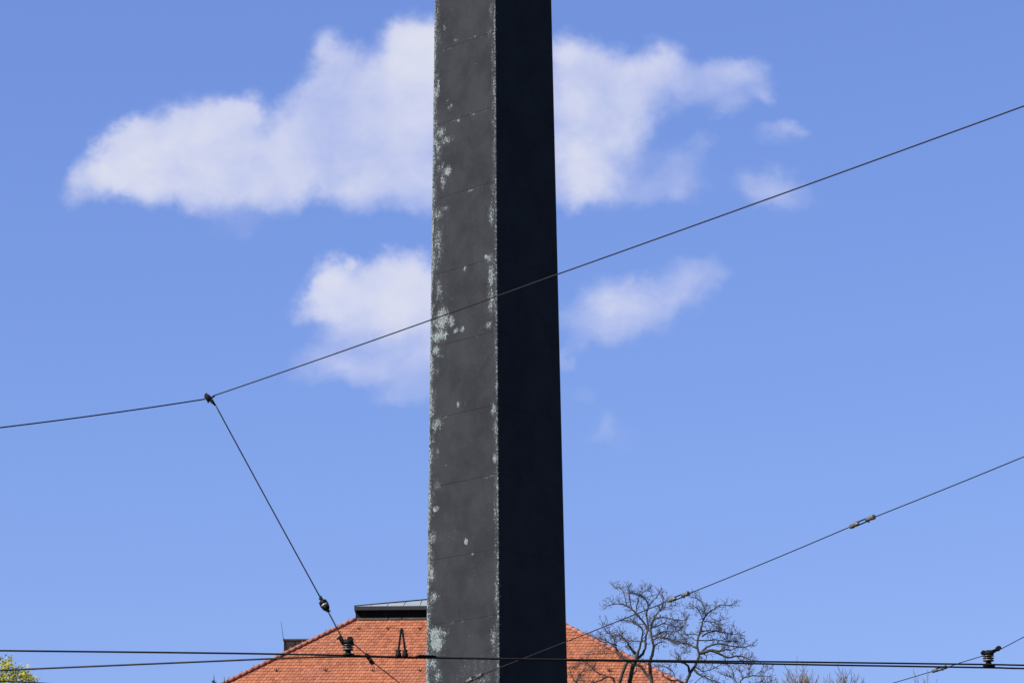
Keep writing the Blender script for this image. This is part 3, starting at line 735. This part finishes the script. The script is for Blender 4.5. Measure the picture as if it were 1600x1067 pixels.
# second long wire, right: with three turnbuckles
w = empty('span_wire', at(740, 1058, 35)); tag(w, 'dark wire with turnbuckles climbing over the bare trees to the right edge', 'wire', 'overhead tram wires')
def dC(px): return 36.0 - (px - 740) / 860 * 9.0
def seg(p, q, rad=.0066, sag=.004):
    b = MB(); b.tube(cable_pts(at(p[0], p[1], dC(p[0])), at(q[0], q[1], dC(q[0])), sag), rad, 8); b.build('cable', M['cable'], w)
seg((1364, 808.5), (1600, 713.3), .0064); seg((1600, 713.3), (1800, 631), .0062, 0)
seg((1075, 927.5), (1329, 822.5), .0066, .008); seg((751, 1054), (1045, 938.3), .0072, .006); seg((660, 1098), (731, 1063.5), .0072, 0)
for (p, q) in (((1328.5, 823), (1366, 807)), ((1045, 938.5), (1076, 926.5)), ((729.5, 1064.5), (753.5, 1053.5))):
    turnbuckle(w, at(p[0], p[1], dC(p[0])), at(q[0], q[1], dC(q[0])), M['zinc'], M['iron'], .029, rodr=.008)

# lower right wire through the right insulator
w = empty('span_wire', at(1540, 1025, YR)); tag(w, 'dark wire crossing the right insulator in the lower right corner', 'wire', 'overhead tram wires')
b = MB(); b.tube([at(1760, 903, YR - 2.5), at(1600, 994.5, YR - 1.0), at(1560, 1015.5, YR - .02)], .0055, 8); b.build('cable', M['cable'], w)
b = MB(); b.tube([at(1538, 1023.5, YR), at(1500, 1035, YR + .7), at(1476, 1043.5, YR + 1.1)], .0058, 8); b.build('cable', M['cable'], w)
b = MB(); b.tube([at(1459, 1047.6, YR + 1.4), at(1394, 1067, YR + 3), at(1290, 1098, YR + 5)], .0058, 8); b.build('cable', M['cable'], w)
turnbuckle(w, at(1457, 1048.3, YR + 1.4), at(1478, 1041.5, YR + 1.1), M['zinc'], M['iron'], .025)
# thin wire at the lower left edge
w = empty('span_wire', at(0, 1063.5, 33)); tag(w, 'short bit of thin wire crossing the green treetop at the lower left corner', 'wire', 'overhead tram wires')
b = MB(); b.tube([at(-260, 1055, 33), at(0, 1063.6, 34), at(60, 1066.0, 34.4), at(300, 1082, 36)], .0068, 8); b.build('cable', M['cable'], w)

# ------------------------------------------------------------------ bare trees
def tube_tree(b, pts, rads, n): b.tube(pts, rads, n, cap=False)
class BareTree:
    """limbs surveyed from the photo, twigs grown on them"""
    def __init__(s, Y, seed, ox, oy, sc_):
        s.Y = Y; s.rd = random.Random(seed); s.ox, s.oy, s.sc = ox, oy, sc_
        s.limbs = MB(); s.twigs = MB(); s.nodes = []; s.k = Y / FPX / sc_
    def px(s, X, Yp): return s.ox + X / s.sc, s.oy + Yp / s.sc
    def limb(s, pts, r0, r1, dens=1.0, tw=1.0, y0=None):
        rd = s.rd
        if y0 is None:
            y0 = 0.0
            if s.nodes:
                best = min(s.nodes, key=lambda q: (q[0] - pts[0][0]) ** 2 + (q[1] - pts[0][1]) ** 2)
                y0 = best[2]
        drift = rd.uniform(-.55, .55); y = y0; P3 = []; last = None; acc = []
        fine = []
        for i in range(len(pts) - 1):
            a, c = pts[i], pts[i + 1]; L = math.hypot(c[0] - a[0], c[1] - a[1]); n = max(1, int(L / 13))
            for j in range(n):
                t = j / n; fine.append((a[0] + (c[0] - a[0]) * t, a[1] + (c[1] - a[1]) * t))
        fine.append(pts[-1])
        if len(fine) > 4:                        # smooth corners, then add bark-like wander
            for _ in range(2):
                fine = [fine[0]] + [((fine[i - 1][0] + 2 * fine[i][0] + fine[i + 1][0]) / 4, (fine[i - 1][1] + 2 * fine[i][1] + fine[i + 1][1]) / 4) for i in range(1, len(fine) - 1)] + [fine[-1]]
            fine = [fine[0]] + [(x + rd.gauss(0, 1.5), yv + rd.gauss(0, 1.5)) for x, yv in fine[1:-1]] + [fine[-1]]
        n = len(fine); rads = []
        for i, (X, Yp) in enumerate(fine):
            if last is not None: y += drift * math.hypot(X - last[0], Yp - last[1]) * s.k
            last = (X, Yp); t = i / max(1, n - 1)
            s.nodes.append((X, Yp, y))
            q = s.px(X, Yp); P3.append(at(q[0], q[1], s.Y + y)); rads.append((r0 + (r1 - r0) * t ** .8) * s.k * 1.42)
        tube_tree(s.limbs, P3, rads, 7 if r0 > 5 else 5)
        for i in range(1, n):
            t = i / n
            if rads[i] > 11 * s.k: continue
            cnt = dens * (.55 + .72 * t)
            while cnt > 0:
                if rd.random() < cnt:
                    dirv = (P3[i] - P3[i - 1]).normalized()
                    s.twig(P3[i], dirv, rd.uniform(36, 110) * s.k * tw, min(rads[i] * .6, 2.1 * s.k), 0)
                cnt -= 1
        # tip spray
        dirv = (P3[-1] - P3[-2]).normalized()
        for _ in range(3): s.twig(P3[-1], dirv, rd.uniform(40, 80) * s.k * tw, min(rads[-1], 1.8 * s.k), 0)
    def twig(s, p, dirv, L, r, lvl):
        rd = s.rd
        v = Vector((rd.gauss(0, 1), rd.gauss(0, 1), rd.gauss(.25, .9))).normalized()
        d = (dirv * .75 + v * .9).normalized(); n = max(2, int(L / (13 * s.k))); pts = [p]; q = p.copy(); st = L / n
        for i in range(n):
            d = (d + Vector((rd.gauss(0, .29), rd.gauss(0, .29), rd.gauss(.05, .27)))).normalized()
            q = q + d * st; pts.append(q.copy())
            if lvl < 2 and rd.random() < (.55, .42)[lvl]:
                s.twig(q, d, L * rd.uniform(.35, .62), r * .8, lvl + 1)
        tube_tree(s.twigs, pts, [max(r * (1 - .5 * i / n), .0052) for i in range(n + 1)], 3)
    def done(s, label, base, cat='tree', group=None):
        e = empty('bare_tree', base); tag(e, label, cat, group)
        s.limbs.build('trunk', M['bark'], e); s.twigs.build('twigs', M['twigbark'], e)
        return e
M['twigbark'] = mat('fine_twig_bark', (.115, .092, .074), .9, 0, .2, .4, 6)

Yt = 84.0
# left of the two leafless trees
t = BareTree(Yt, 5, 880, 900, 6.389)
gb = lambda X, Yp: ((X), (Yp))
t.limb([(800, 3600), (790, 3000), (800, 2300), (830, 1700)], 46, 40, 0, y0=0)
t.limb([(830, 1700), (850, 1400), (885, 1067), (868, 960), (860, 860), (890, 780), (905, 700), (880, 600), (870, 520), (905, 420), (940, 370), (985, 310), (1000, 250), (992, 190)], 26, 3.5, .9)
t.limb([(830, 1700), (760, 1350), (660, 1067), (678, 960), (700, 880), (738, 820)], 24, 15, 0)
t.limb([(820, 1900), (640, 1400), (562, 1067), (600, 940), (640, 850)], 18, 11, .1)
t.limb([(885, 1040), (830, 975), (780, 900), (700, 870), (640, 850), (600, 800), (540, 740), (500, 690), (430, 640), (370, 620)], 12, 4, .9)
t.limb([(738, 820), (720, 760), (665, 700), (625, 640), (590, 600), (540, 585), (470, 560)], 9, 2.5, 1.1)
t.limb([(738, 820), (745, 760), (770, 690), (785, 620), (800, 560), (770, 500), (700, 465)], 11, 3, 1.1)
t.limb([(738, 820), (790, 780), (825, 700), (820, 600), (852, 520), (838, 440), (830, 380), (850, 300), (830, 230), (760, 190), (690, 165)], 11, 3, 1.0)
t.limb([(850, 550), (820, 480), (780, 430), (720, 360), (665, 310), (590, 275), (520, 275), (450, 292)], 9, 3, .9)
t.limb([(630, 292), (620, 215), (600, 150), (560, 112), (510, 100)], 5, 2, 1.1)
t.limb([(725, 362), (740, 275), (755, 205), (820, 140)], 5, 2, 1.1)
t.limb([(690, 330), (670, 270), (660, 200), (650, 120)], 4, 2, .9)
t.limb([(905, 430), (970, 405), (1040, 415), (1100, 430), (1155, 440), (1230, 440)], 6, 2.5, 1.2)
t.limb([(870, 520), (930, 500), (990, 470), (1060, 485), (1120, 500)], 5, 2.2, 1.2)
t.limb([(890, 640), (960, 605), (1050, 620), (1150, 655), (1230, 660)], 6, 3, 1.3)
t.limb([(905, 700), (925, 675), (960, 660), (1010, 652)], 6, 3, .9)
t.limb([(880, 600), (950, 580), (1020, 540), (1090, 560), (1150, 540)], 5, 2, 1.2)
t.limb([(940, 370), (1000, 320), (1060, 300), (1120, 290)], 4, 2, 1.1)
t.limb([(830, 640), (760, 650), (690, 640), (620, 640), (540, 600)], 5, 2.2, 1.0)
t.limb([(540, 740), (515, 660), (500, 600), (440, 560), (400, 500)], 5, 2, 1.1)
t.limb([(720, 780), (660, 700), (640, 650)], 7, 4, .8)
t.limb([(640, 850), (520, 760), (430, 770), (330, 768), (250, 780)], 5, 2, .8)
t.limb([(540, 690), (450, 660), (370, 650), (310, 600)], 5, 2, 1.1)
t.limb([(820, 480), (740, 470), (660, 440), (590, 440)], 4, 2, 1.0)
t.limb([(640, 1400), (500, 1010), (440, 1000), (390, 1030), (300, 1060), (200, 1090)], 9, 4, .6)
t.limb([(500, 1200), (300, 1150), (130, 1067), (150, 980), (210, 940), (280, 935)], 9, 3, .8)
t.limb([(150, 1100), (90, 1000), (50, 900), (110, 910), (180, 870)], 5, 2, .8)
t.limb([(690, 980), (740, 930), (720, 880), (800, 860)], 5, 2, .5)
t.limb([(440, 1000), (330, 960), (260, 880), (200, 850)], 4, 2, .8)
t.limb([(850, 300), (900, 240), (940, 200), (960, 150)], 4, 2, 1.0)
tb = at(*t.px(800, 3600), Yt)
t.done('wide bare leafless tree right beside the obelisk, partly before the tiled roof', (tb.x, Yt, 0), 'tree', 'leafless trees on the right')
# right one
t = BareTree(Yt - 3, 9, 1030, 900, 6.389)
t.limb([(160, 3700), (150, 2800), (200, 1700), (235, 1240), (262, 1067), (310, 960), (365, 880), (400, 790), (378, 700), (385, 620), (418, 530), (430, 450), (462, 400), (450, 310), (420, 250), (380, 220), (320, 208)], 46, 3, .8, y0=0)
# thin the upper trunk naturally with a second pass of limbs
t.limb([(462, 400), (500, 350), (560, 320), (610, 280), (680, 290), (745, 285)], 6, 2.5, 1.1)
t.limb([(400, 765), (440, 762), (520, 735), (600, 747), (670, 725), (715, 737)], 14, 5, .7)
t.limb([(520, 738), (590, 765), (660, 800), (710, 812), (770, 790), (840, 800), (905, 835)], 11, 3, .9)
t.limb([(430, 745), (480, 700), (550, 680), (600, 670), (700, 690), (820, 710), (890, 700), (930, 690)], 8, 2, .9, .7)
t.limb([(430, 600), (490, 560), (560, 545), (640, 560), (720, 580), (810, 580)], 6, 2, 1.1)
t.limb([(430, 545), (500, 540), (580, 545)], 5, 2, 1.0)
t.limb([(400, 640), (480, 640), (570, 630), (650, 650), (740, 640), (830, 680)], 5, 2, 1.1)
t.limb([(445, 450), (500, 450), (540, 490), (600, 520)], 5, 2, 1.0)
t.limb([(520, 460), (570, 450), (640, 432)], 4, 2, 1.0)
t.limb([(380, 715), (320, 690), (250, 660), (180, 672), (110, 640), (20, 615), (-40, 600)], 9, 3, 1.0)
t.limb([(270, 665), (250, 610), (190, 572), (190, 540), (240, 500)], 5, 2, .9)
t.limb([(395, 600), (370, 570), (340, 582), (270, 575)], 5, 2, .9)
t.limb([(435, 430), (400, 350), (370, 310), (328, 290)], 4, 2, .9)
t.limb([(300, 950), (290, 890), (240, 860), (192, 850), (192, 795)], 10, 4, .5)
t.limb([(345, 925), (400, 985), (440, 992), (500, 1030), (565, 1045)], 10, 3, .8)
t.limb([(365, 905), (430, 950), (520, 930), (595, 895)], 5, 2, .9)
t.limb([(440, 770), (480, 800), (470, 830), (430, 840)], 5, 2, .8)
t.limb([(440, 990), (380, 1040), (340, 1090)], 4, 2, .6)
t.limb([(240, 1067), (190, 1035), (120, 1040), (50, 1005), (30, 960)], 8, 3, .8)
t.limb([(230, 870), (200, 780), (240, 760), (300, 740)], 3, 1.5, .9)
t.limb([(400, 640), (350, 640), (320, 600), (280, 620)], 4, 2, .8)
t.limb([(160, 1000), (130, 940), (60, 900), (0, 890)], 3, 1.5, .8)
t.limb([(600, 747), (660, 700), (700, 650), (780, 640)], 4, 2, 1.0)
t.limb([(770, 790), (800, 830), (870, 850), (920, 890)], 4, 2, 1.0)
tb = at(*t.px(160, 3700), Yt - 3)
t.done('bare leafless tree with leaning crooked trunk, standing against the sky right of the roof', (tb.x, Yt - 3, 0), 'tree', 'leafless trees on the right')
# lower crown further right
t = BareTree(Yt + 4, 21, 1030, 900, 6.389)
t.limb([(830, 3700), (790, 2400), (770, 1500), (800, 1067), (830, 1020), (880, 1000), (960, 990), (1020, 995), (1100, 1000)], 34, 2.5, .7, y0=0)
t.limb([(785, 1075), (740, 1010), (680, 1000), (640, 980)], 5, 2, .9)
t.limb([(740, 1010), (740, 950), (700, 890), (660, 870)], 4, 2, .8)
t.limb([(895, 1000), (895, 930), (915, 885), (950, 860)], 4, 2, .9)
t.limb([(830, 1020), (820, 960), (780, 930)], 4, 2, .8)
t.limb([(960, 990), (1000, 950), (1060, 960), (1080, 920)], 3, 1.5, .9)
t.limb([(780, 1200), (900, 1090), (1000, 1050), (1080, 1060)], 5, 2, .9)
t.limb([(780, 1200), (680, 1100), (600, 1070), (540, 1080)], 5, 2, .9)
tb = at(*t.px(830, 3700), Yt + 4)
t.done('low bare crown just showing between the crooked tree and the tan shoots', (tb.x, Yt + 4, 0), 'tree', 'leafless trees on the right')

# tan upright shoots of two pollarded trees and one far tip
def pollard(cxp, ytop, halfw, Y, seed, label, nsh=70):
    rd = random.Random(seed); kk = Y / FPX
    top_ = at(cxp, ytop, Y); base = Vector((top_.x, Y, 0)); head = top_ - Vector((0, 0, 1.25))
    e = empty('pollard_tree', base); tag(e, label, 'tree', 'tan treetops low on the right')
    b = MB(); b.tube([base, base.lerp(head, .5) + Vector((.15, 0, 0)), head], [.30, .24, .16], 8)
    heads = []
    for i in range(7):
        a = i / 7 * 6.283 + .3; r = halfw * kk * .62 * rd.uniform(.5, 1.1); h = head + Vector((math.cos(a) * r, math.sin(a) * r, rd.uniform(-.25, .55)))
        b.tube([head - Vector((0, 0, 1.0)), head.lerp(h, .6) - Vector((0, 0, .3)), h], [.12, .085, .05], 6); heads.append(h)
    b.build('trunk', M['bark'], e)
    b = MB()
    for i in range(nsh):
        h = rd.choice(heads); d = Vector((rd.gauss(0, .30), rd.gauss(0, .30), 1)).normalized()
        L = rd.uniform(.45, 1.3) * (1 - min(.55, abs(h.x - head.x) / (halfw * kk) * .45)); p = h.copy(); pts = [p.copy()]; n = 7
        for j in range(n):
            d = (d + Vector((rd.gauss(0, .07), rd.gauss(0, .07), .03))).normalized(); p = p + d * L / n; pts.append(p.copy())
            if j > 1 and rd.random() < .75:
                d2 = (d + Vector((rd.gauss(0, .45), rd.gauss(0, .45), .2))).normalized(); l2 = L * rd.uniform(.12, .3)
                b.tube([p, p + d2 * l2 * .5, p + (d2 + Vector((0, 0, .25))).normalized() * l2], [.009, .007, .005], 3, cap=False)
        b.tube(pts, [.017 - .011 * j / n for j in range(n + 1)], 3, cap=False)
    b.build('shoots', M['twig'], e)
pollard(1252, 1049, 20, 88, 3, 'tan pollarded treetop of upright bare shoots, densest one low on the right', 120)
pollard(1214, 1055, 14, 89, 4, 'small tan tuft of bare upright shoots at the right of the low bare crown', 80)
pollard(1320, 1059, 42, 95, 6, 'faint wide tan treetop of sparse shoots at the lower edge, right of the dense one', 85)
pollard(1440, 1062, 8, 95, 8, 'tiny tan shoot tip at the lower edge under the right-hand thin wire', 26)

# ------------------------------------------------------------------ young green tree at the lower left
def green_tree():
    rd = random.Random(17); Y = 76.0; kk = Y / FPX
    c = at(-78, 1178, Y); base = Vector((c.x, Y, 0))
    e = empty('leafy_tree', base); tag(e, 'yellow-green tree in fresh spring leaf peeking into the lower left corner', 'tree')
    lim = MB(); lf = MB()
    lim.tube([base, Vector((c.x + .1, Y, c.z * .45)), c - Vector((0, 0, 1.2))], [.26, .2, .13], 8)
    tips = []
    # crown outline: points of the top edge as surveyed, the rest round
    for i in range(230):
        a = rd.uniform(0, 6.283); ph = math.acos(rd.uniform(-.55, 1)); rr = rd.uniform(.55, 1.0) ** .6
        r = 2.1
        q = c + Vector((math.cos(a) * math.sin(ph) * r * rr, math.sin(a) * math.sin(ph) * r * rr, math.cos(ph) * r * .98 * rr))
        tips.append(q)
    for (px, py) in ((14, 1034), (12, 1040), (17, 1041), (5, 1037), (0, 1045), (10, 1050), (5, 1056), (38, 1046), (36, 1052), (44, 1060), (49, 1061), (40, 1057), (24, 1056), (22, 1063), (28, 1049), (-6, 1036), (8, 1062), (16, 1060), (30, 1066), (2, 1064), (-4, 1050), (46, 1066)):
        tips.append(at(px, py, Y + rd.uniform(-.9, .9)))
    for q in tips:
        st = c + (q - c) * rd.uniform(.05, .35) - Vector((0, 0, .5)); mid = st.lerp(q, .55) + Vector((rd.gauss(0, .12), rd.gauss(0, .12), -.08))
        lim.tube([st, mid, q], [.035, .02, .007], 4, cap=False)
        for _ in range(36):
            o = q + Vector((rd.gauss(0, .105), rd.gauss(0, .105), rd.gauss(0, .105)))
            u = Vector((rd.gauss(0, 1), rd.gauss(0, 1), rd.gauss(0, 1))).normalized(); v = u.orthogonal().normalized(); s_ = rd.uniform(.035, .07)
            lf.poly([o, o + u * s_ + v * s_ * .45, o + u * s_ * 2, o + u * s_ - v * s_ * .45])
    lim.build('trunk', M['bark'], e); lf.build('crown', M['leaf'], e)
green_tree()

# ------------------------------------------------------------------ two spruces whose tips show
def spruce(px, py, Y, seed, label):
    rd = random.Random(seed); tp = at(px, py, Y); base = Vector((tp.x, Y, 0)); H = tp.z
    e = empty('spruce_tree', base); tag(e, label, 'tree', 'spruce tips left of the house')
    b = MB(); b.tube([base, base + Vector((0, 0, H * .6)), tp], [.22, .1, .008], 8); b.build('trunk', M['bark'], e)
    b = MB(); z = .30; i = 0
    while z < H * .82:
        rad = .05 + z * .22; n = 5 + min(9, i)
        for k_ in range(n):
            a = rd.uniform(0, 6.283) if i > 2 else k_ / n * 6.283; up = .35 if z < 1.2 else .05
            d = Vector((math.cos(a), math.sin(a), up)).normalized(); L = rad * rd.uniform(.8, 1.1); p = tp - Vector((0, 0, z + rd.uniform(-.04, .04)))
            b.tube([p, p + d * L * .6 - Vector((0, 0, L * .10)), p + d * L - Vector((0, 0, L * .1 - .02))], [.02, .02 + L * .04, .010], 5)
            if L > .5:
                for q in range(int(L / .16)):
                    m_ = p + d * (.15 + q * .16) ; sd2 = Vector((-d.y, d.x, 0))
                    for sg in (-1, 1): b.tube([m_, m_ + (sd2 * sg + d * .5).normalized() * L * .22 - Vector((0, 0, .05))], [.035, .012], 4)
        z += .26 + .016 * i; i += 1
    b.tube([tp - Vector((0, 0, .3)), tp], [.028, .006], 5)
    b.build('crown', M['needle'], e)
spruce(334.5, 1053.5, 108, 2, 'taller of two thin spruce tips left of the tiled roof')
spruce(350.5, 1056.5, 108, 3, 'lower of two thin spruce tips, beside the lower end of the tiled roof')
